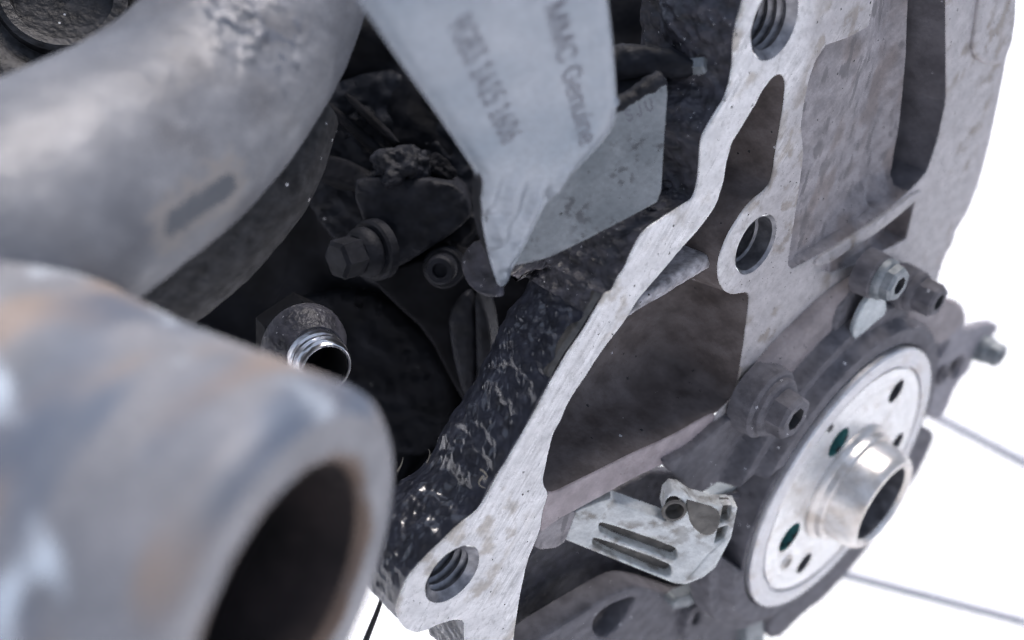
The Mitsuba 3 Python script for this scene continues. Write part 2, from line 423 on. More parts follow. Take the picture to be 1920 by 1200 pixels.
def hull_spheres(pairs, r, seg=20):
    return m3.Manifold.batch_hull([m3.Manifold.sphere(rr, seg).translate(list(map(float, p))) for p, rr in zip(pairs, r)])

fb = lambda x, y, z, s, seed=3, o=4: meshkit.fbm(np.stack([x / s, y / s, z / s], -1), o, seed) - 0.5

# ------------------------------------------------------------------ the floor: pale slabs with dark joints
g0 = 500.0
add('floor', trimesh.creation.box(bounds=[[-20000, -20000, -30], [20000, 20000, -4]]), 'm_grout', False)
labels['floor'] = {'kind': 'structure', 'label': 'overexposed white tiled floor with grey joints'}
ja = np.array([[-79.56,528.55],[-26.23,528.75]])
jb = np.array([[-44.76,359.12],[28.12,403.45]])
def split_floor(lines, width, reach=4000):
    area = [shapely.box(-reach, -reach, reach, reach)]
    for (a, b), w in zip(lines, width):
        d = (b - a) / np.linalg.norm(b - a)
        cut = LineString([a - d * 3 * reach, b + d * 3 * reach]).buffer(w / 2, cap_style=2)
        nxt = []
        for g in area:
            r = g.difference(cut)
            nxt += [x for x in getattr(r, 'geoms', [r]) if x.area > 1]
        area = nxt
    return area
da, db = (ja[1] - ja[0]) / np.linalg.norm(ja[1] - ja[0]), (jb[1] - jb[0]) / np.linalg.norm(jb[1] - jb[0])
na = np.array([-da[1], da[0]])
lines = [ja, jb, ja + na * 420, ja - na * 420]
for g in split_floor(lines, [10, 5, 8, 8]):
    m = trimesh.creation.extrude_polygon(g.buffer(-0.8, join_style=2), 3.9)
    m.vertices[:, 2] += -4.0 + 0.1
    add('floor__tile', m, 'm_tile', False)

# ------------------------------------------------------------------ engine block
B = 'engine_block'
tag(B, 'grey cast engine block with a pale machined sealing face and threaded bolt holes', 'engine block')
left_edge = [[117.14,328.23],[117.29,321.56],[116.45,318.35],[116.46,315.68],[117.26,312.92],[117.56,309.58],[116.81,306.58],[115.08,304.67],[113.51,302.64],[112.67,301.33],[112.87,299],[113.5,294.89],[113.51,292.11],[112.9,290.76],[112.52,290.67],[109.53,289.84],[105.79,289.14],[101.83,288.18],[100.51,286.6],[99.17,284.45],[98.54,282.45],[96.89,281.35],[96.04,279],[94.43,279.25],[93.75,278.22],[92.01,276.18],[90.71,274.37],[89.7,273.05],[86.85,270.42],[83.83,266.23],[80.53,261.05],[79.21,259.09],[76.11,255.16],[73.62,252],[71.25,248.41],[69.45,246.79],[65.9,246.11],[62.45,244.39],[58.94,242.76],[56.29,240.98],[54.54,237.75],[53.77,234.26],[55.13,230.22],[57.21,227.22],[59.36,225.99],[62.67,225.5],[66.11,224.03],[67.91,222.01],[68.1,219.65],[68.17,217.19],[68.49,206.64]]
lower_right = [[80.35,196.76],[80,208.09],[80.7,216.91],[81.37,223.52],[82.27,228.38],[83.12,230.52],[84.55,233.19],[84.72,238.23],[85.23,239.58],[85.85,242.21],[84.11,244.77]]
pocket_edge = [[84.37,248.57],[84.91,251.8],[85.44,254.96],[86.8,257.01],[89.08,261.48],[91.72,263.91],[93.84,266.57],[96.68,269.35],[100.07,271.94],[101.83,274.41],[104.08,276.3],[107.59,278.6],[110.72,280.95],[114.31,283.2],[116.68,284.92],[119.01,286.86],[120.23,289.19],[120.6,292],[120.43,295.16],[120.63,296.42],[120.8,298.77],[122.33,300.28],[123.96,302.41],[125.73,304.5],[126.93,306.6],[128.45,308.1],[130.65,308.55],[132.52,307.46],[133.69,305.47],[134.11,301.72],[134.46,298.55],[134.62,294.94],[135.24,290.84],[135.18,288.22],[133.39,286.91],[129.69,285.8],[127.27,283.66],[125.06,280.84],[123.82,277.73],[123.59,275.23],[124.6,272.07],[126.81,269.1],[129.45,267.07],[131.74,266.41],[135.26,265.69],[136.51,263.84],[137.13,259.63],[137.7,256.06],[138.39,249.79],[139.22,241.02],[137.59,238.57],[133.81,237.52]]
right_part = [[132.76,234.25],[148.56,220.58],[175.11,205.49],[211.15,204.21],[228.06,225.67],[225.51,238.21],[224.79,246.38],[227.51,250.22],[226.05,253.38],[230.26,257.05],[230.53,267.25],[227.96,278.92],[223.42,292.71],[219.38,304.14],[201.45,322.15]]
rail = [[85.85,242.21],[87.25,240.94],[91.56,240.68],[96.58,240.24],[100.78,239.92],[107.63,239.48],[115.9,238.35],[122.4,237.85],[127.85,237.97],[133.81,237.52],[132.76,234.25],[127.48,230.47],[118.49,231.29],[111.98,232.24],[106.75,232.62],[102.9,232.71],[96.58,233.06],[92.43,233.34],[88.93,233.56],[85.87,232.77],[84.55,233.19],[84.72,238.23],[85.23,239.58]]
panel = [[154.37,322.99],[155.29,317.63],[155.78,313.02],[149.44,311.8],[142.97,311.48],[140.73,309.09],[140.04,305.99],[140.22,302.23],[140.78,297.8],[143.95,291.65],[145.08,285.1],[146.41,275.92],[147.51,268.02],[149.64,266.14],[157.81,266.43],[171.31,267.71],[183.42,269.48],[194.08,273.21],[198.43,276.04],[198.79,283.52],[196.95,292.29],[182.68,314.8],[178.83,320.97]]
notch = [[197.04,268.81],[198.41,258.9],[192.48,258.68],[184.19,258.95],[175.08,259.46],[166.46,259.93],[160.92,262.59],[164.45,264.67],[180.16,267.14]]
hole_mid, hole_bot, hole_top = (134.6, 276.0), (65.0, 235.8), (126.3, 317.2)
holes3 = [(hole_mid, 5.3), (hole_bot, 4.9), (hole_top, 5.2)]
face_outer = left_edge + lower_right + pocket_edge + right_part
def face_rough(d, y, z):
    edge = np.exp(-d / 0.8)
    return 0.10 * fb(y, z, y * 0, 1.1) - 0.10 * edge * (fb(y, z, y * 0, 0.7, 8) + 0.5)
chip = resample(chaikin(face_outer, 1), 0.5)
# ragged edge where the coating is torn along the left side
jit = np.array([fb(chip[:, 0], chip[:, 1], chip[:, 0] * 0, 1.6, 4, 3), fb(chip[:, 0], chip[:, 1], chip[:, 0] * 0 + 9, 1.6, 5, 3)]).T
chip = chip + 0.30 * jit
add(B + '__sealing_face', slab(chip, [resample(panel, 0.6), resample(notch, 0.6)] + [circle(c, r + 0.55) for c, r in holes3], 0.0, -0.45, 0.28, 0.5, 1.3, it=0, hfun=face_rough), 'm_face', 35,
    'pale scraped sealing face, stained and scratched')
add(B + '__sealing_rail', slab(rail, [], -0.25, -0.7, 0.3, 0.5, 1.5, it=1, rough=0.12), 'm_rail', 35, 'pinkish grey rail below the deep pocket')

# threaded holes
for (c, r), nm in zip(holes3, 'abc'):
    prof = [(0.0, r + 0.58), (-0.55, r + 0.05)]
    if nm == 'a':                                          # plain counterbore with one ridge
        prof += [(-3.6, r - 0.1), (-3.9, r - 0.7), (-4.3, r - 0.7), (-4.6, r - 0.35)]
    x = -0.6 if nm != 'a' else -30
    while x > -17:
        prof += [(x, r), (x - 0.65, r - 0.75), (x - 1.0, r - 0.75), (x - 1.65, r)]
        x -= 1.75
    prof += [(-17, r - 0.6), (-17.5, 0.01)]
    add(B + '__threaded_hole', lathe([0, c[0], c[1]], [1, 0, 0], prof, 72), 'm_thread', 40)

# deep pocket behind the face (slot at the top, wide bay below)
pk = np.array(pocket_edge + [[127.85,237.97],[122.4,237.85],[115.9,238.35],[107.63,239.48],[100.78,239.92],[96.58,240.24],[91.56,240.68],[87.25,240.94],[85.85,242.21],[84.11,244.77]])
pk = np.array(Polygon(pk).buffer(0.25).exterior.coords)[:-1]
def pocket_h(d, y, z):
    t = np.clip(d / 7.0, 0, 1)
    e = np.clip((d - 1.2) / 8.0, 0, 1)
    x = np.where(d < 1.2, -9.0 * d / 1.2, -9.0 - 9.0 * np.sqrt(1 - (1 - e) ** 2))
    return x - 0.4 + 0.5 * fb(y, z, x * 0.5, 3.0) * np.clip(d, 0, 1)
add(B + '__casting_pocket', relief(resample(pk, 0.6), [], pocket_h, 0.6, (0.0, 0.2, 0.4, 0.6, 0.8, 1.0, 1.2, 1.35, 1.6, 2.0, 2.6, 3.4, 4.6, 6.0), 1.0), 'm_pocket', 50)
# low rib across the pocket
add(B + '__pocket_rib', slab([[101.59,270.05],[103.44,270.02],[107.33,270.76],[114.41,271.55],[121.22,272.47],[125.62,273.05],[128.24,272.56],[127.24,276.17],[123.24,276.29],[117.52,275.59],[110.74,274.28],[104.96,272.66]], [], -2, -14, 1.6, 0.5, 1.0, rough=0.5), 'm_rib', 40, 'low speckled rib across the pocket')

# recessed panel at the right: a ledge, two facets, a ridge and a deep trough under the rim
pn = np.array(resample(panel, 0.5))
ridge = np.array([[-5.6,174.32,321.32],[-5.6,178.68,314.1],[-5.6,184.98,300.69],[-5.5,189.63,287.28],[-5.4,192.17,274.32],[-5,192.06,267.26]])
deep = ridge + [-9.5, 1.7, 0.0]
deep[-1] = ridge[-1] + [-1.5, 1.2, 0]
deep[-2] = ridge[-2] + [-6.0, 1.5, 0]
strip = np.array([[-6.8,170.21,321.44],[-6.8,173.88,314.36],[-6.8,178.99,301.28],[-6.8,182.38,288.27],[-6.2,183.66,276.03],[-5.2,183.17,267.53]])
fold = np.array([[-2.6,158.8,323.05],[-2.6,161.17,316.51],[-2.5,161.3,306.46],[-2.4,157.43,298.53],[-2.2,152.79,289.54]])
left = np.array([[-2.4,160.73,311.13],[-2.2,153.9,309.77],[-2,146.63,309.31],[-2,144.51,304.75],[-2,144.94,299.86],[-2.2,145.88,295.13],[-2.4,150.01,290.6],[-1.8,150.14,284.32],[-2,152.42,273.43],[-1.6,152.22,266.46],[-3.4,162.79,266.86],[-4,176.17,266.64],[-3.8,163.18,281.66],[-4.6,168.38,290.5],[-4.2,167.92,271.96]])
ridge, deep, strip, fold = (resample(q, 1.2, False) for q in (ridge, deep, strip, fold))
ctrl = np.vstack([ridge, deep, strip, fold, left])
from scipy.interpolate import LinearNDInterpolator
fld = LinearNDInterpolator(np.vstack([ctrl[:, 1:], pn]), np.r_[ctrl[:, 0], np.where(pn[:, 0] > np.interp(pn[:, 1], ridge[::-1, 2], ridge[::-1, 1]) - 0.5, -15.0, -2.4)])
def panel_h(d, y, z):
    f = np.nan_to_num(fld(y, z), nan=-5.0)
    return np.minimum(-0.25, f * np.clip(d / 0.7, 0, 1) ** 0.7) + 0.22 * fb(y, z, y * 0, 2.2) * np.clip(d, 0, 1)
pm = relief(pn, [], panel_h, 0.5, (0.0, 0.12, 0.25, 0.4, 0.55, 0.7, 0.9), 0.8, np.vstack([resample(ridge[:, 1:], 0.4, False), resample(deep[:, 1:], 0.4, False), resample(fold[:, 1:], 0.5, False)]))
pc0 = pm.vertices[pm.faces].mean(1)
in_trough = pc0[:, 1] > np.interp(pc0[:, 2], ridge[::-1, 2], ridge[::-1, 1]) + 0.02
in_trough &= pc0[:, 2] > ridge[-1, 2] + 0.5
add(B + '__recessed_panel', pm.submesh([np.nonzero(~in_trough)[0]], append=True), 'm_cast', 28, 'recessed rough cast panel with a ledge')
add(B + '__trough', pm.submesh([np.nonzero(in_trough)[0]], append=True), 'm_grime_shade', 28, 'deep grimy trough under the rim, its shade painted into the colour')
nt = np.array(resample(notch, 0.6))
def notch_h(d, y, z):
    t = np.clip((y - nt[:, 0].min()) / np.ptp(nt[:, 0]), 0, 1)
    return -0.25 - 5.5 * t ** 1.5 * np.clip(d / 0.9, 0, 1)
add(B + '__shallow_recess', relief(nt, [], notch_h, 0.6, (0.0, 0.15, 0.4, 0.7, 1.0), 1.2), 'm_cast', 35)
add(B + '__cast_rib', slab([[156.04,266.29],[170.24,267.54],[182.16,269.58],[195.41,272.36],[198.75,270.75],[186.02,266.46],[172.92,264.47],[159.16,263.33]], [], 0.7, -0.3, 0.45, 0.5, 1.4, rough=0.1), 'm_face', 40, 'thin raised rib between two recesses')
# raised boss beside the crankshaft
boss = [[142.45,237.52],[141.33,244.2],[147.31,248.5],[153.58,251.19],[164.26,255.39],[176.3,256.79],[187.54,256.84],[210.11,247.08],[230.38,231.63],[225.89,208.78],[171.2,215.87]]
add(B + '__bearing_boss', slab(boss, [], 2.4, -2, 2.2, 0.7, 1.6, rough=0.3), 'm_cast_warm', 40)
# outer right end of the block
add(B + '__corner_lug', slab([[192.94,319.81],[198.09,308.96],[200.44,301.62],[211.67,297.92],[218.71,297.6],[219.48,303.66],[209.12,318.48]], [], 0.9, -12, 0.5, 0.7, 2.0, rough=0.2), 'm_face', 40)

# oily side wall behind the left edge
le = resample(chaikin(left_edge, 1, False), 0.32, False)
Lw = len(le)
def oily_disp(x, y, z):
    dep = np.clip(-x / 4, 0, 1)
    s = np.linspace(0, 1, len(y))
    rnd = np.clip((-x - 9) / 9, 0, 1.3)
    return dep * (-1.7 * fb(x, y, z, 2.4, 6, 3) - 1.6 * fb(x, y, z, 9.0, 7, 2)) - 0.35 * np.clip(-x / 1.0, 0, 1) - 4.0 * rnd ** 2
cutA = int(Lw * 0.42)
add(B + '__oily_wall', curtain(le[cutA - 1:], -0.2, -19.5, 90, oily_disp), 'm_oily', 60, 'side wall coated in wet black oil')
# squeezed-out sealant along the edge of the face
zz = np.array([[96.04,279],[84.35,266.84]])[:, 1]
sb = le[(le[:, 1] < zz[0]) & (le[:, 1] > zz[1]) & (np.arange(Lw) < Lw * 0.7)]
def bead_disp(x, y, z):
    return 0.25 + 0.5 * np.exp(-((x + 1.6) / 1.0) ** 2) + 0.3 * fb(x, y, z, 1.5, 16)
bd = curtain(sb, -0.5, -3.6, 26, bead_disp)
lim = -0.8 - 2.6 * (meshkit.noise(np.stack([bd.vertices[:, 1] / 1.9, bd.vertices[:, 2] / 1.9, bd.vertices[:, 1] * 0], -1), 4))
bd.vertices[:, 0] = np.maximum(bd.vertices[:, 0], lim)
add(B + '__sealant_bead', bd, 'm_sealant', 60, 'thin brownish bead of squeezed out sealant')
fibres = []
for k, (a, b, c) in enumerate([[[-17,65.83,245.7],[-17,66.61,246.72],[-17,67.07,248.14]], [[-16,78.43,248.59],[-15,78.3,250.72],[-15,78.03,252.03]], [[-1,71.42,252.93],[-0.5,70.16,252.62],[-0.2,71.29,251.1]], [[-2,71.55,253.61],[-1,72.08,252.91],[0,70.49,253.36]], [[-17,71.99,244.39],[-17,72.67,246.22],[-17,72.33,247.36]]]):
    fibres.append(sweep([a, b, c], [0.16, 0.12, 0.05], 8, 14))
k = add(B + '__lint', trimesh.util.concatenate(fibres), 'm_lint', 40)
labels[k] = {'kind': 'stuff', 'label': 'fine fibres stuck in the oil'}
add(B + '__sludge_wall', curtain(le[:cutA], -0.2, -26, 50, lambda x, y, z: oily_disp(x, y, z) - np.clip(-x / 4, 0, 1) * (1.6 * fb(x, y, z, 1.6, 17, 3) + 1.4 * fb(x, y, z, 5.0, 18, 2))), 'm_sludge', 60, 'side wall caked with dry dark sludge')

# dry crumbs of dirt packed in the corner beside the face
def crumbs(key, centres, r0, m, n=40, seed=3):
    rng = np.random.default_rng(seed)
    parts = []
    for k in range(n):
        c = centres[rng.integers(len(centres))] + rng.normal(0, 1.1, 3)
        b = trimesh.creation.icosphere(subdivisions=1, radius=r0 * rng.uniform(0.4, 1.3))
        b.vertices = b.vertices * rng.uniform(0.5, 1.3, 3) * (1 + 0.5 * (rng.random((len(b.vertices), 1)) - 0.5)) + c
        parts.append(b)
    key = add(key, trimesh.util.concatenate(parts), m, False)
    labels[key] = {'kind': 'stuff', 'label': 'dark crumbs of dirt caked beside the sealing face'}
crumbs(B + '__dirt_crumbs', np.array([[-5,116.49,292.15],[-5,116.51,295],[-5,115.39,290.98],[-5,112.37,289.31],[-5,108.1,287.52],[-5,104.09,284.74]]), 0.8, 'm_sludge', 90)

# ------------------------------------------------------------------ seal carrier around the crankshaft
CY, CZ0 = 183.65, 198.3
S = 'seal_carrier'
tag(S, 'dusty dark metal carrier plate bolted round the crankshaft flange', 'engine part')
arm = Polygon(chaikin([[116.32,233.46],[118.68,233.61],[125.03,233.14],[129.77,234.55],[133.31,235.64],[139.19,235.69],[140.41,240.7],[142.09,244.06],[147.66,244.05],[153.63,246.16],[156.81,250.76],[164.86,250.79],[173.71,252.35],[205.59,240.86],[234.13,220.71],[252.17,155.92],[168.65,204.68],[151.1,205.75],[138.95,210.18],[130.66,217.25],[123.61,224.9]], 1))
gap = Polygon([[122.28,217.18],[137.25,217.28],[155.01,220.45],[162.98,211.51],[158.91,203.71],[155.31,195.45],[155.04,184.41],[142.99,192.34],[130.02,207.42]]).difference(Polygon(circle((CY, CZ0), 39.4, 120)))
body = unary_union([arm, Polygon(circle((CY, CZ0), 48, 120))]).buffer(0.8).buffer(-0.8).difference(gap)
def carrier_h(d, y, z):
    r = np.hypot(y - CY, z - CZ0)
    up = 4.2 * np.clip((50.0 - r) / 1.6, 0, 1) + 2.8 * np.clip((44.2 - r) / 0.9, 0, 1)                # thicker hub ring round the seal
    a = np.arctan2(z - CZ0, y - CY)
    return up + 0.25 * fb(y, z, y * 0, 1.4, 9)
add(S + '__plate', slab(np.array(body.exterior.coords)[:-1], [circle((CY, CZ0), 38.3, 140)], 1.5, -0.5, 0.7, 0.6, 0.75, it=0, hfun=carrier_h), 'm_dusty', 40, 'dusty dark carrier plate')
# raised ribs on the plate
for pts in ([[1.9,163.36,238.53],[1.9,167.71,240.83],[1.9,172.34,242.64]], [[1.8,138.08,212.02],[1.8,150.04,207.9],[1.8,162.83,208.64]]):
    pts = np.array(pts)
    add(S + '__rib', sweep(resample(pts, 2, False), np.linspace(1.0, 0.8, len(resample(pts, 2, False))), 12, 24), 'm_dusty', 60)
def flange_bolt(parent, base, r_boss, h_boss, r_fl, r_hd, h_hd, m, socket=True, boss_m=None, axis=(1, 0, 0)):
    base, a = np.asarray(base, float), np.asarray(axis, float)
    k = add(parent + '__bolt', lathe(base + a * h_boss, a, [(0, r_fl), (0.9, r_fl), (1.5, r_fl * 0.93), (1.7, r_hd), (1.7, 0.01)], 48), m, 35)
    if h_boss > 0:
        add(k + '__boss', lathe(base, a, [(0, r_boss * 1.05), (h_boss - 0.6, r_boss), (h_boss, r_boss - 0.6), (h_boss, 0.01)], 56), boss_m or m, 35)
    top = base + a * (h_boss + 1.7)
    if socket:
        add(k + '__head', lathe(top, a, [(0, r_hd), (h_hd - 0.7, r_hd * 0.97), (h_hd, r_hd * 0.84), (h_hd, r_hd * 0.5)], 7), m, 20)
        add(k + '__socket', lathe(top, a, [(h_hd, r_hd * 0.5), (h_hd - 2.2, r_hd * 0.46), (h_hd - 2.2, 0.01)], 7), 'm_bore', False)
    else:
        add(k + '__head', prism(top, a, r_hd, h_hd, 6, 0.7, 0.3), m, 20)
    return k
flange_bolt(S, [[0.5,144.45,237.91]][0], 8.0, 5.4, 6.8, 5.3, 4.0, 'm_dusty')
flange_bolt(S, [[3,173.92,259.7]][0], 5.0, 4.6, 4.7, 4.2, 2.4, 'm_tealmetal', boss_m='m_dusty')
flange_bolt(S, [[3,193.55,249.79]][0], 5.2, 4.2, 5.0, 4.2, 4.6, 'm_dusty')
add(S + '__upper_boss', slab([[169.42,242.9],[166.54,251.62],[172.21,255.06],[178.98,259.17],[185.69,258.44],[202.12,251.37],[219.06,238.87],[222.82,230.75],[201.67,238.34],[188.36,240.14],[177.45,238.62]], [], 3.0, -0.5, 1.2, 0.6, 1.4, rough=0.3), 'm_dusty', 40)
add(S + '__bright_lug', plate3([[6,172.74,243.21],[6,171.14,248.58],[6.2,173.38,254.16],[6.2,177.27,256.08],[6.4,182.07,251.28],[6.4,185.11,246.26],[6.2,180.38,245.29],[6,176.46,243.79]], 1.2, 0.4), 'm_bare', 35, 'bare teal grey metal lug')
# stiffened ear to the right of the ring
ear = [[224.72,220.72],[225.58,228.08],[233.4,231.7],[241.17,227.3],[248.82,219.62],[246.31,216.56],[271.55,210.58],[279.12,206.23],[278.25,203.36],[263.65,203.65],[268.25,194.79],[259.6,191.92],[260.21,179.96],[251.22,181.21],[236.96,198.22]]
add(S + '__ear', slab(ear, [resample(chaikin([[233.96,216.23],[241.64,216.88],[239.89,210.61],[235.83,211.14]], 1), 0.4), resample(chaikin([[245.8,205.21],[259.82,204.19],[260.15,195.33],[254.75,195.21]], 1), 0.4)], 3.0, 0.5, 0.6, 0.5, 1.6, rough=0.2), 'm_dusty_light', 40)
add(S + '__ear_floor', slab([[240.46,211.02],[261.56,208.63],[282.38,193.59],[278.76,182.26],[266.89,173.3]], [], -2, -4, 0.4, 0.8, 2.0), 'm_dark', 40)
k = add(S + '__washer', lathe([[3.2,242.41,203.3]][0], [1, 0, 0], [(0, 3.0), (1.2, 3.0), (1.4, 2.6), (1.4, 1.5), (0.2, 1.4), (0.2, 0.01)], 40), 'm_dusty', 35)
flange_bolt(S, [[2,268.59,202.56]][0], 4.4, 2.5, 4.4, 3.9, 3.6, 'm_tealmetal')
add(S + '__bracket_block', slab([[194.61,241.47],[206.1,242.84],[226.95,234.71],[236.14,228.49],[237.9,223.03],[225.08,221.31],[214.48,227.12]], [], 6, 0, 0.8, 0.6, 1.6, rough=0.3), 'm_cast_warm', 40)
add(S + '__lower_lip', slab([[190.48,121.48],[207.72,124.48],[217.03,122.33],[231.14,126.25],[244.41,133.22],[261.26,150.63],[264.66,161.46],[264.85,169.51],[245.92,180.78],[215.86,139.78],[182.17,139.79]], [], 1.0, -3, 0.6, 0.6, 2.0), 'm_dusty', 40)

# ------------------------------------------------------------------ crankshaft end
K = 'crankshaft'
tag(K, 'bright machined crankshaft flange with a stepped hub and bolt holes', 'crankshaft')
cc = np.array([0, CY, CZ0])
add(K + '__rim', lathe(cc, [1, 0, 0], [(3, 37.9), (9.4, 37.9), (9.8, 37.6), (10.0, 37.2), (10.0, 33.6), (9.7, 33.2), (8.8, 33.1), (8.8, 32.5), (9.5, 32.3)], 160), 'm_rim', 30, 'bright outer rim with a turned groove')
pol = lambda r, a: (CY + r * math.cos(math.radians(a)), CZ0 + r * math.sin(math.radians(a)))
bh = [(pol(26.2, 60), 3.3, 0), (pol(21.3, 121), 4.0, 1), (pol(22.9, -165), 4.2, 1), (pol(25.0, -112), 3.2, 0), (pol(25.2, 0), 3.3, 0), (pol(25, -55), 3.3, 0)]
dowel = (pol(25.4, -141), 2.3)
add(K + '__flange', relief(circle((CY, CZ0), 32.35, 150), [circle((CY, CZ0), 16.4, 90)] + [circle(c, r, 40) for c, r, _ in bh] + [circle(dowel[0], dowel[1] * 0.6, 24)],
                           lambda d, y, z: 9.6 + 0 * y, 0.8, (0.0, 0.5), 2.5), 'm_crank', False, 'flat bright flange face')
for c, r, teal in bh:
    w = curtain(circle(c, r, 40), 9.6, 3.0, 4, closed=True)
    k = add(K + '__bolt_hole', join(w), 'm_teal' if teal else 'm_thread', 40, 'bolt hole with teal thread sealant' if teal else None)
    add(k + '__bottom', relief(circle(c, r, 40), [], lambda d, y, z: 3.0 + 0 * y, 0.8, (0.0,), 3.0), 'm_bore', False)
add(K + '__dowel', lathe([9.6, *dowel[0]], [1, 0, 0], [(0, dowel[1]), (0.5, dowel[1] * 0.95), (0.5, dowel[1] * 0.62), (-3, dowel[1] * 0.6), (-3, 0.01)], 32), 'm_hub', 35)
add(K + '__mark', lathe([10.02, *pol(32.0, 125)], [1, 0, 0], [(0, 1.1), (0.1, 1.0), (0.1, 0.01)], 20), 'm_bore', 35)
add(K + '__hub', lathe(cc, [1, 0, 0], [(9.5, 16.8), (10.2, 16.7), (10.9, 16.2), (11.3, 15.6), (12.8, 15.3), (13.2, 14.9), (13.3, 14.2), (16.0, 13.9), (18.6, 13.5), (19.7, 13.0), (20.4, 12.4), (20.6, 11.9), (20.6, 11.2), (20.0, 10.6), (19.6, 10.3)], 120), 'm_hub', 25, 'worn round hub with an open bore')
add(K + '__bore', lathe(cc, [1, 0, 0], [(19.6, 10.3), (14.2, 10.1), (14.0, 9.4), (6, 9.3), (6, 0.01)], 90), 'm_thread', 35)

# ------------------------------------------------------------------ crankshaft position sensor (white plastic)
P_ = 'position_sensor'
tag(P_, 'grimy white plastic sensor with two long slots below the rail', 'sensor')
sen = np.array([[-6.03,98.38,218.18],[9.38,116.57,206.26],[-3.39,103.49,227.26]])
su = (sen[1] - sen[0]) / np.linalg.norm(sen[1] - sen[0])
sv = sen[2] - sen[0]
sv = sv - su * (sv @ su)
sv /= np.linalg.norm(sv)
sn = np.cross(su, sv)
if sn @ (np.array([82.0, 0, 350.0]) - sen[0]) < 0:
    sn = -sn
SC = np.array([82.0, 0, 350.0])
sfr = (sen[0], sn, su, sv)
def onto(P, off=0.0):
    """slides the points along their own distance onto the sensor's front plane"""
    out = []
    for p in np.asarray(P, float):
        d = p - SC
        out.append(SC + d * (((sen[0] + sn * off - SC) @ sn) / (d @ sn)))
    return np.array(out)
outline = onto([[33.28,54.2,277.11],[32.62,56.05,279.92],[33.59,57.8,280.67],[34.59,59.54,281.37],[35.04,59.65,280.94],[39.63,63.34,279.48],[38.92,63.56,280.57],[38.53,64.2,281.73],[38.69,64.96,282.37],[39.35,65.63,282.31],[40.59,66.33,281.58],[42.61,68.12,281.11],[44.15,69.82,281.13],[45.15,68.23,278.2],[45.42,65.87,275.31],[44.99,64.52,274.34],[44.1,62.85,273.6],[43.23,61.89,273.58]])
slot1 = onto([[35,57.51,278.65],[35.06,57.9,279.02],[41.33,63.05,277.12],[41.99,63.29,276.6],[42.21,62.99,275.99],[41.81,62.41,275.86],[35.56,57.39,277.86]])
slot2 = onto([[35.25,56.46,277.22],[35.33,56.84,277.53],[41.65,61.95,275.54],[42.32,62.26,275.07],[42.56,61.87,274.36],[42.15,61.3,274.22],[35.68,56.3,276.52]])
eye = onto([[38.94,64.78,281.87],[39.75,65.34,281.51],[40.43,65.28,280.63],[40.58,64.6,279.71],[40.2,63.87,279.37],[39.54,63.48,279.73],[38.96,63.61,280.57],[38.68,64.09,281.43]])
cell1 = onto([[43.03,68.61,281.15],[43.72,69.41,281.2],[44.14,68.67,279.88],[43.66,67.72,279.43]])
cell2 = onto([[43.71,67.4,279.02],[44.32,68.4,279.38],[44.67,67.57,278.06],[44.18,66.62,277.6]])
def inner(p, k):
    return p.mean(0) + (p - p.mean(0)) * k
add(P_ + '__body', plate3(outline, 4.0, 0.5, [chaikin(slot1, 1), chaikin(slot2, 1), chaikin(eye, 1), cell1, cell2], 0.4, 1.4, 0, 0.06, sfr), 'm_plastic', 35)
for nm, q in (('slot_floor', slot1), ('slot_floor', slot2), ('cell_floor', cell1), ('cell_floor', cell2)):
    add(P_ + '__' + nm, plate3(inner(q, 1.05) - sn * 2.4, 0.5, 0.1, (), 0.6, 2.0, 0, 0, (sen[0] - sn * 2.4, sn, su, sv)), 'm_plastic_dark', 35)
ec = eye.mean(0)
add(P_ + '__bushing', lathe(ec, sn, [(0.3, 2.6), (0.6, 2.3), (0.6, 1.9), (-2, 1.7), (-4, 0.01)], 40), 'm_plastic_dark', 35)
sad = onto([[39.9,65.67,281.68],[40.64,66.29,281.48],[42.66,68.08,281.01],[43.51,67.98,279.89],[43.68,66.99,278.6],[42.94,65.93,278.34],[41.62,65.29,279.22],[40.89,65.39,280.2]])
add(P_ + '__saddle', plate3(sad + sn * 0.5, 0.6, 0.5, (), 0.5, 1.4, 1, 0.3, (sen[0] + sn * 0.5, sn, su, sv)), 'm_plastic_dark', 35, 'brown stained hollow of the sensor')
end = onto([[44.02,62.91,273.75],[44.88,64.53,274.49],[45.29,65.82,275.4],[45.05,68.02,278.09],[44.59,67.19,277.74],[44.24,65.5,276.31],[44.1,64.15,275],[43.93,63.19,274.16]], 0.4)
add(P_ + '__end_cap', plate3(end, 2.0, 0.5, (), 0.4, 1.4, 1, 0, (sen[0] + sn * 0.4, sn, su, sv)), 'm_plastic', 35)
lb = onto([[33.25,54.22,277.16],[32.61,55.99,279.86],[33.59,57.8,280.67],[34.59,59.54,281.37],[35.01,59.52,280.83],[34.83,57.78,279.16],[35.02,56.77,277.82],[35.42,55.9,276.4]], 0.5)
add(P_ + '__left_block', plate3(lb, 1.6, 0.5, (), 0.4, 1.2, 0, 0, (sen[0] + sn * 0.5, sn, su, sv)), 'm_plastic', 35)
for q in ("1140,975,100 1145,969,100 1262,1012,100 1280,1022,100 1276,1030,100 1262,1024,100", "1128,1006,100 1132,1001,100 1262,1047,100 1268,1056,100 1262,1060,100 1250,1053,100"):
    pass

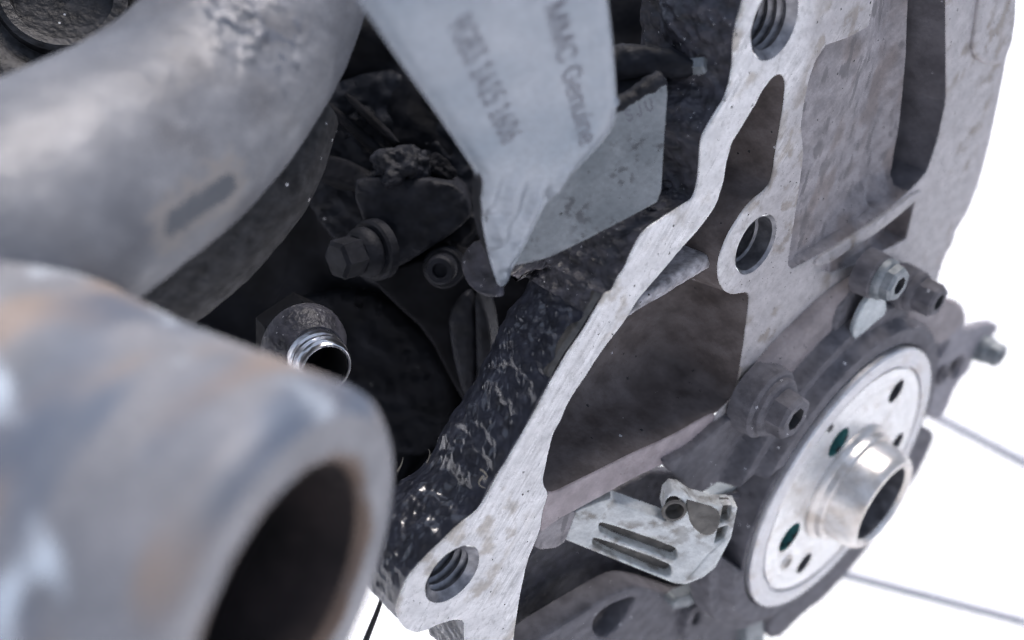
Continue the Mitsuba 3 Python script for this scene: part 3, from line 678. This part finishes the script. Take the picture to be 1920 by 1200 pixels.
# ------------------------------------------------------------------ lower castings under the rail
O = 'oil_pan'
tag(O, 'dark grey oil pan edge with a teardrop slot at the bottom of the engine', 'oil pan')
add(O + '__wall', slab([[96.84,208.34],[107.93,206.17],[120.6,210.76],[140.73,209.61],[165.18,185.69],[194.06,154.28],[227.24,71],[91.65,171.56],[95.56,195.38]], [], -15, -18, 0.8, 0.8, 1.8, rough=0.5), 'm_sludge', 40)
tear = chaikin([[108.34,185.93],[108.17,189.57],[112.38,190.69],[121.73,187.24],[122.44,185.3],[118.43,180.18],[114.17,178.96],[110.7,181.25]], 1)
add(O + '__flange', slab([[115.7,193.54],[122.03,190.58],[132.2,181.38],[147.74,166.57],[183.3,141.27],[210.83,83.87],[79.79,193.02],[90.22,195.63],[101.95,194.83]], [resample(tear, 0.5)], -4, -10, 0.8, 0.6, 1.6, rough=0.3), 'm_dusty', 40, 'dusty flange with a teardrop slot')
add(O + '__strip', slab([[132.89,180.25],[141.47,177.61],[150.83,175.41],[155.25,176.72],[156.88,174.08],[155.79,170.06],[152.1,169.02],[135.75,174.4]], [], -1, -4, 0.5, 0.5, 1.6), 'm_tealmetal', 40)
add(O + '__eyelet', slab([[142.08,165.34],[143.79,170.48],[153.02,167.93],[157.14,162.57],[156.02,156.69],[150.71,151.07],[145.08,154.38]], [resample(chaikin([[145.44,163.67],[146.43,166.58],[148.53,165.06],[149.29,162.06],[147.5,160.49],[145.92,161.67]], 1), 0.3)], -1.5, -6, 0.7, 0.5, 1.6, rough=0.3), 'm_dusty', 40)
add(O + '__web', slab([[168.47,155.47],[177.1,151.53],[195.69,103.37],[182.39,114.33]], [], 0, -5, 0.8, 0.6, 1.6, rough=0.3), 'm_tealmetal', 40)
add(O + '__mount_pad', slab([[88.27,222.18],[88.7,226.68],[93.24,227.81],[99.69,227.11],[98.4,222.19],[96.58,217.78]], [], -5, -9, 0.6, 0.6, 1.6, rough=0.2), 'm_cast', 40, 'plain grey pad behind the rail')
add(O + '__gasket', slab([[133.62,213.65],[149.29,210.53],[167.41,210.08],[175.43,200.75],[167.45,190.74],[160.02,185.96],[149.99,192.16],[149.3,203.03],[140.08,208.35]], [], 1, -4, 0.6, 0.6, 1.6), 'm_bare', 40)
add(O + '__side', slab([[145.89,185.29],[151.17,190.31],[167.58,185.63],[169.98,178.41],[159.46,179.09],[148.38,179.9]], [], 0.5, -4, 0.6, 0.6, 1.6), 'm_tealmetal', 40)

# ------------------------------------------------------------------ folded sheet steel piece with stamped text
F = 'folded_plate'
tag(F, 'pale folded steel plate with printed letters hanging from the top', 'metal plate')
fr3 = np.array([[-1.01,52.78,328.02],[5.05,82.19,326.19],[-7.33,79.39,280.87]])
def onplane(P, A):
    A = np.asarray(A, float)
    n = np.cross(A[1] - A[0], A[2] - A[0])
    return np.array([SC + (p - SC) * (((A[0] - SC) @ n) / ((p - SC) @ n)) for p in np.asarray(P, float)])
front = onplane([[-11.76,53.58,330.35],[-7,55.34,326.56],[-0.37,56.91,320.33],[4.14,58.13,316.27],[8.57,59.12,312.05],[10.09,59.47,310.61],[11.15,59.28,309.13],[12.56,58.55,306.65],[14.05,57.91,304.17],[15.77,57.53,301.71],[17.27,57.39,299.75],[17.34,58.56,300.95],[17.21,60.17,302.86],[16.91,62.34,305.59],[16.61,64.14,307.9],[16.75,66.21,309.99],[17.35,68.67,311.96],[17.74,70.84,313.86],[17.85,72.5,315.53],[17.31,73.53,317.3],[15.56,74.58,320.54],[13.44,75.68,324.27],[11.21,76.64,327.99],[8.93,77.78,331.96]], fr3)
ffr = frame_of(fr3)
fc, fn_, fu, fv = ffr
fedge = LineString([((p - fc) @ fu, (p - fc) @ fv) for p in onplane([[17.27,57.39,299.75],[17.21,60.17,302.86],[16.61,64.14,307.9],[17.35,68.67,311.96],[17.85,72.5,315.53],[17.31,73.53,317.3]], fr3)])
ftip = (onplane([[10.09,59.47,310.61]], fr3)[0] - fc) @ fv
def blade_h(d, y, z):
    low = np.clip((ftip + 1.5 - z) / 6, 0, 1)
    re = shapely.distance(fedge, shapely.points(np.stack([y, z], 1)))
    fold = -0.42 * np.clip(2.6 - re, 0, 3) ** 1.3
    crease = low * (0.55 * np.sin(y / 0.62 + 5 * fb(y * 0, z, y * 0, 6.0, 12, 2)) + 2.0 * fb(y, z * 0.3, y * 0, 1.6, 13, 3))
    return -1.1 * np.exp(-(d / 1.2) ** 2) * (re > 2) + fold + crease
add(F + '__front_leaf', plate3(front, 1.4, 0.5, (), 0.5, 0.6, 1, 0, ffr, blade_h), 'm_blade', 60, 'pale front leaf, crumpled to a point')
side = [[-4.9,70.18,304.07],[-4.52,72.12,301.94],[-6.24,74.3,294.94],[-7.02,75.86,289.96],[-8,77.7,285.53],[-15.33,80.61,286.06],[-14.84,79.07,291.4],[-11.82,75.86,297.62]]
add(F + '__side_flange', plate3(side, 0.8, 0.2), 'm_dark_metal', 40, 'dark return edge')  # near-black material, unlike the pale front leaf
tab = [[-16.26,81.24,285.96],[-17.36,79.63,283.62],[-17.09,78.51,282.08],[-15.72,77.81,280.62],[-13.69,77.96,279.3],[-11.14,78.6,278.85],[-9.02,79.61,279.32],[-8.66,80.37,279.72],[-10.33,80.21,282.49],[-13.13,81.07,285.84]]
add(F + '__rounded_tab', plate3(tab, 1.2, 0.3, (), 0.4, 1.2, 1, 0.05), 'm_sludge', 40, 'rounded dirty brown tab')
rear3 = np.array([[-5.86,109.06,309.55],[-1.25,105.81,290.98],[-7.49,83.56,284.66]])
rear = onplane([[18.74,78.49,321],[19.59,78.1,319.56],[21.5,76.29,315.29],[23.74,74.24,310.38],[23.98,73.48,309.26],[23.18,71.68,308.26],[20.92,66.81,305.64],[18.85,62.53,303.45],[17.41,60.32,302.77],[16.39,58.89,302.43],[13.93,58.86,305.35],[13.83,63.99,311.06],[15,69.64,315.82],[16.69,73.33,317.82]], rear3)
rfr = frame_of(rear3)
add(F + '__rear_leaf', plate3(rear, 2.4, 0.35, (), 0.4, 1.2, 0, 0.05, rfr), 'm_plate', 40, 'pitted blue grey rear leaf with engraved letters')

edge = onplane([[16.36,72.27,317.07],[16.82,73.38,317.73],[17.78,75.94,319.36],[18.74,78.35,320.84]], rear3) - rfr[1] * 1.4
add(F + '__torn_edge', sweep(resample(edge, 1.5, False), [1.5] * len(resample(edge, 1.5, False)), 20, 60, lambda q: 0.9 * fb(q[:, 0], q[:, 1], q[:, 2], 1.0, 44)), 'm_dark_metal', 40, 'thick dirty torn edge')

def text_on(key, text, p0, p1, height, A, m, lift=0.05, depth=0.12, bold=True):
    """lettering along p0 -> p1 lying on the plane A"""
    p0, p1 = onplane([p0, p1], A)
    c, n, u, v = frame_of(A)
    d = (p1 - p0)
    L = np.linalg.norm(d)
    d /= L
    w = np.cross(n, d)
    t = meshkit.text_mesh(text, height, depth, bold)
    q = t.vertices
    q[:, 0] *= L / q[:, 0].max()
    t.vertices = p0 + q[:, :1] * d + q[:, 1:2] * w + (q[:, 2:] + lift) * n
    add(key, t, m, False, 'engraved letters' if not bold and height < 2 else 'printed line of dark lettering')
(pa, pb), (pc, pd), (pe, pf) = [[4.62,70.93,329.65],[15.81,68.92,314.07]], [[0.39,61.84,324.81],[10.16,62.45,313.78]], [[18.03,73.66,316.58],[19.31,76.35,317.98]]
text_on(F + '__lettering', '© MMC Genuine', pa, pb, 2.75, fr3, 'm_ink', 0.02, 0.1, False)
text_on(F + '__lettering', '9GB3 1415 1606', pc, pd, 3.1, fr3, 'm_ink', 0.02, 0.1, False)
text_on(F + '__lettering', 'S J U', pe, pf, 1.9, rear3, 'm_ink', 0.02, 0.05, False)

# ------------------------------------------------------------------ pipes at the left
A1 = 'cast_pipe'
tag(A1, 'thick pale grey cast pipe crossing the upper left corner', 'pipe')
cen = [[-17.13,0.05,301.24],[-17.43,16.64,304.47],[-22.85,27.51,305.69],[-29.42,38.63,306.63],[-37.03,50.78,309.97],[-45.22,62.48,315.4],[-54.48,72.85,322.57],[-65.54,83.73,332.44]]
rr = [14.0, 13.7, 13.8, 13.9, 13.8, 13.6, 13.3, 13.2]
add(A1 + '__tube', sweep(cen, rr, 240, 320, lambda q: 0.35 * fb(q[:, 0], q[:, 1], q[:, 2], 4.0, 21) + 0.9 * np.clip(fb(q[:, 0], q[:, 1], q[:, 2], 2.2, 23), 0, 0.15) * np.exp(-((q - [-27.0, 53.0, 319.0]) ** 2).sum(1) / 50) * 6), 'm_pipe', True)
A2 = 'dark_flange'
tag(A2, 'dark speckled flange edge tucked under the pale grey pipe', 'pipe flange')
cen2 = [[-44.92,26.26,275.55],[-44.46,37.93,280.11],[-45.38,48.33,284.94],[-47.76,60.19,291.21],[-52.12,70.99,298.68]]
add(A2 + '__rim', sweep(cen2, [10, 10.5, 11, 10, 7], 64, 60, lambda q: 0.7 * fb(q[:, 0], q[:, 1], q[:, 2], 2.0, 22)), 'm_rusty', True)
A3 = 'steel_pipe'
tag(A3, 'heat tinted steel pipe with an open end in the lower left', 'pipe')
pc_, pa_ = np.array([29.6, 23.6, 286.0]), np.array([0.901, 0.433, -0.027])
add(A3 + '__tube', lathe(pc_, pa_, [(-95, 54), (-75, 46), (-58, 36), (-44, 26.2), (-32, 21.0), (-22, 19.8), (-12, 19.6), (-3.0, 19.4), (-1.2, 19.0), (-0.3, 18.0), (0, 17.0)], 120), 'm_heat', True)
add(A3 + '__rim', lathe(pc_, pa_, [(0, 17.0), (0, 13.2), (-0.4, 12.6), (-1.4, 12.3)], 120), 'm_cut', True, 'thick cut rim')
add(A3 + '__bore', lathe(pc_, pa_, [(-1.4, 12.3), (-90, 12.2), (-90, 0.01)], 96), 'm_rust_in', 30, 'dark rusty bore')
A4 = 'rusty_fitting'
tag(A4, 'dark rusty round fitting in the top left corner', 'fitting')
rc = np.array([[-104.37,51.63,309.66]][0])
ra = (SC - rc) / np.linalg.norm(SC - rc) + np.array([0.25, -0.15, 0.75])
add(A4 + '__body', lathe(rc, ra, [(-12, 34), (-3, 33), (0, 28), (0.8, 19.5), (0, 16.5), (-3, 14.5), (-3.5, 12)], 90, 0.01), 'm_rusty', 40)
add(A4 + '__ring', lathe(rc, ra, [(-3.5, 12), (-1.5, 11.5), (-1.0, 10.5), (-1.5, 9), (-5, 8.5), (-6, 0.01)], 90, 0.01), 'm_rusty', 40)

# ------------------------------------------------------------------ dark rear casting, bracket and fitting
D = 'rear_casting'
tag(D, 'oil blackened casting deep between the pipes and the engine block', 'engine part')
rcast = [[-223.58,48.09,311.48],[-172.36,99.56,315.8],[-127.17,135.51,319.94],[-93.25,158.29,323.2],[-69.45,169.23,325.67],[-55.6,172.22,321.87],[-44.58,169.04,295.68],[-45.67,162.74,271.1],[-51.7,154.13,249.9],[-62.22,138.83,226.79],[-64.79,124.08,204.27],[-67.89,112.46,195.3],[-66.01,100.83,189.88],[-64.16,92.86,184.7],[-62.06,86.47,179.02],[-65.75,77.77,177.75],[-81.3,68.39,178.54],[-117.34,58.04,195.17],[-158.71,50.73,227.2],[-199.1,26.82,249.48],[-101.47,97.6,285.91],[-92.38,106.34,294.06],[-82.73,113.81,290.67],[-98.59,106.58,278.93],[-85.65,106.84,275.14],[-100.13,95.78,272.81],[-88,96.76,268.87],[-76.69,109.45,278.68],[-67.27,115.72,270.43],[-62.74,135.52,271.37],[-55.77,143.45,290.7],[-78.39,101.59,260.73],[-68.25,116.82,253.78],[-101.23,99.81,240.45],[-109.27,90.34,220.73],[-93.34,109.69,213.23],[-88.76,97.54,194.5],[-77.61,109.08,203.26],[-86.98,79.8,186.35]]
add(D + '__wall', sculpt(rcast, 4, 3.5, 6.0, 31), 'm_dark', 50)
for a in ([[-86.2,99.43,286.74],[-85.22,100.85,287.12],[-71.94,105.05,279.61],[-72.49,103.48,278.56]], [[-91.06,96.85,284.05],[-89.39,98.81,284.18],[-73.42,103.65,276.04],[-74.19,101.8,274.96]]):
    add(D + '__bar', plate3(a, 5, 0.8, (), 0.6, 1.5, 1, 0.3), 'm_dark', 40)
M_ = 'mounting_bracket'
tag(M_, 'matt black bracket with a hexagon bolt in the dark gap', 'bracket')
lug = [[-68.59,89.85,274.26],[-66.1,94.1,275.9],[-58.01,101.68,276.39],[-53.23,107.37,274.98],[-50.74,108.67,269.6],[-52.89,106.24,265.72],[-56.06,100.29,261.12],[-58.38,94.39,257.47],[-60.07,90.15,256.78],[-62.73,90.17,263.78]]
add(M_ + '__lug', plate3(lug, 22, 1.6, (), 0.5, 0.8, 1, 1.6), 'm_dark_metal', 40)
def lump(c, size, seed):
    b = trimesh.creation.icosphere(subdivisions=4, radius=1.0)
    v = b.vertices * np.asarray(size)
    b.vertices = np.asarray(c) + v * (1 + 1.1 * (meshkit.fbm(v / 2.6, 4, seed) - 0.5))[:, None]
    return b
add(M_ + '__lump', lump([[-65.72,101.37,275.77]][0], (5.5, 6.5, 5.0), 51), 'm_dark_metal', 50)
add(M_ + '__lump', lump([[-63.37,108.09,274.56]][0], (3.5, 3.5, 4.5), 52), 'm_dark', 50)
add(M_ + '__rib', plate3([[-87.73,88.87,273.26],[-83.76,92.01,275.74],[-75.26,94.75,276.16],[-67.22,94.77,274.17],[-66.75,93.07,271.76],[-74.55,91.47,271.73],[-81.8,89.17,270.29]], 6, 1.2, (), 0.5, 1.2, 1, 1.2), 'm_dark', 40)
arm_ = [[-63.18,90.11,254.74],[-58.99,96.84,257.07],[-55.22,106.75,259.55],[-53.06,112.45,257.47],[-49.04,113.68,242.58],[-47.17,111.2,230.03],[-47.51,106.32,221.31],[-51.28,104.41,227.54],[-57.06,101.06,240.32],[-60.67,95.06,247.62]]
back = [[-98.94,94.18,281.05],[-93.13,103.76,288.34],[-83.96,114.67,291.17],[-69.8,120.36,282.33],[-61.8,119.72,270.15],[-58.51,116.77,259.19],[-66,101.62,249.73],[-71.66,95.24,245.75],[-80.26,93.91,252.69],[-89.08,91.9,259.15],[-96.63,91.52,269.68]]
add(M_ + '__backing', plate3(back, 10, 2.0, (), 0.6, 1.0, 1, 3.0), 'm_dark_metal', 40)
low = [[-103.46,91.09,229.81],[-92.71,100.53,234.84],[-83.13,106.9,234.13],[-71.68,111.69,225.64],[-62.95,113.62,213.49],[-59.01,110.85,201.95],[-64.59,99.94,196.74],[-80.59,91.33,202.69],[-95.03,88.01,212.55]]
add(M_ + '__lower_web', plate3(low, 8, 2.5, (), 0.7, 1.2, 1, 3.0), 'm_dark', 40)
add(M_ + '__gusset', plate3(arm_, 5, 1.0, (), 0.6, 1.8, 1, 0.4), 'm_dark', 40)
for a in ([[-52.94,103.53,245.69],[-50.98,105.42,251.13],[-49.54,107.49,251.65],[-46.33,106.52,241.04],[-43.75,104.05,227.66],[-45.56,102.43,228.05],[-48.31,101.99,234.68],[-50.79,102.59,240.2]], [[-48.44,106.85,253.44],[-46.86,108.17,251.09],[-44.08,108.45,244.26],[-42.2,107.56,237.23],[-42.2,106.08,229.91],[-43.29,104.38,225.56],[-45.98,105.98,240.04]]):
    add(M_ + '__rib', plate3(a, 8, 1.6, (), 0.5, 1.0, 1, 0.8), 'm_dark_metal', 40)
b0, b1 = np.array([[-60.87,90.73,262.17]][0]), np.array([[-59.15,78.18,263.55]][0])
ax = (b1 - b0) / np.linalg.norm(b1 - b0)
k = add(M_ + '__bolt', lathe(b0, ax, [(-1, 6.4), (1.0, 6.4), (1.5, 5.9), (1.6, 4.8), (2.4, 5.3), (3.6, 5.3), (4.6, 4.7), (5.2, 4.0), (5.2, 0.01)], 48), 'm_dark_metal', 35)
add(k + '__head', prism(b0 + ax * 4.8, ax, 4.2, 5.6, 6, 0.9, 0.15), 'm_dark_metal', 20)
c0, c1 = np.array([[-52.89,102.44,257.77]][0]), np.array([[-47.79,96.69,260.62]][0])
ax2 = (c1 - c0) / np.linalg.norm(c1 - c0)
k = add(M_ + '__bolt', lathe(c0, ax2, [(-3, 4.4), (0.5, 4.4), (1.0, 3.9), (1.0, 3.3), (4.0, 3.1), (4.6, 2.6), (4.6, 1.6), (3, 1.5), (3, 0.01)], 40), 'm_dark_metal', 35)
H_ = 'hollow_fitting'
tag(H_, 'hollow threaded steel fitting with a shiny ring end in the dark gap', 'fitting')
h1 = np.array([[-40.62,66.53,253.41]][0])
haim = np.array([[-59.31,69.67,250.67]][0])
hx = (h1 - haim) / np.linalg.norm(h1 - haim)
add(H_ + '__collar', lathe(h1, hx, [(-6.0, 5.6), (-4.2, 5.55), (-3.9, 5.0), (-3.4, 5.4), (-2.6, 5.5), (-2.2, 4.9), (-1.7, 5.3), (-0.8, 5.2), (-0.2, 4.9), (0, 4.7), (0, 4.35), (-0.5, 4.2)], 72), 'm_silver', 40, 'shiny threaded collar')
add(H_ + '__bore', lathe(h1, hx, [(-0.5, 4.2), (-12, 4.1), (-12, 0.01)], 60), 'm_rubber', 40)
add(H_ + '__body', lathe(h1, hx, [(-12.5, 8.4), (-10, 8.0), (-8.4, 7.0), (-6.0, 6.0), (-6.0, 5.0)], 60, 0.01), 'm_sludge', 40)
add(H_ + '__nut', prism(h1 - hx * 18.5, hx, 8.6, 7.0, 6, 1.8, 0.4), 'm_dark', 20)
V_ = 'lever_arm'
tag(V_, 'dark dirt caked lever with a pale square tip beside the sealing face', 'lever')
add(V_ + '__arm', sweep([[-23.6,107.06,307.68],[-18.99,111.06,308.42],[-14.87,114.77,309.43],[-10.48,116.27,309.62],[-7.76,117.63,309.76]], [3.2, 3.0, 2.4, 2.2, 1.6], 32, 50, lambda q: 1.3 * fb(q[:, 0], q[:, 1], q[:, 2], 1.8, 41)), 'm_dark_metal', True)
tip0, tip1 = np.array([[-7.76,117.63,309.76]][0]), np.array([[-5.1,117.88,310.64]][0])
add(V_ + '__tip', prism(tip0, tip1 - tip0, 1.5, 2.6, 6, 0.4), 'm_tealmetal', 20, 'pale faceted tip')
add(V_ + '__plate', plate3([[-26.08,109.27,309.24],[-20.68,113.89,309.72],[-15.48,117.99,309.87],[-13.66,118.84,308.62],[-13.09,116.27,307.03],[-13.08,113.48,305.89],[-12.53,112.01,303.62],[-18.32,103.25,297.19]], 3, 1.0, (), 0.5, 1.4, 1, 0.5), 'm_dark_metal', 40)
W_ = 'black_cable'
tag(W_, 'thin black cable hanging in front of the bright floor', 'cable')
add(W_ + '__sheath', sweep([[-19.69,63.54,213.68],[-18.46,61.47,211.86],[-17.45,59.58,210.49],[-16.37,57.4,208.72],[-15.33,54.79,206.54]], [0.35, 0.45, 0.5, 0.55, 0.6], 16, 40), 'm_rubber', True)
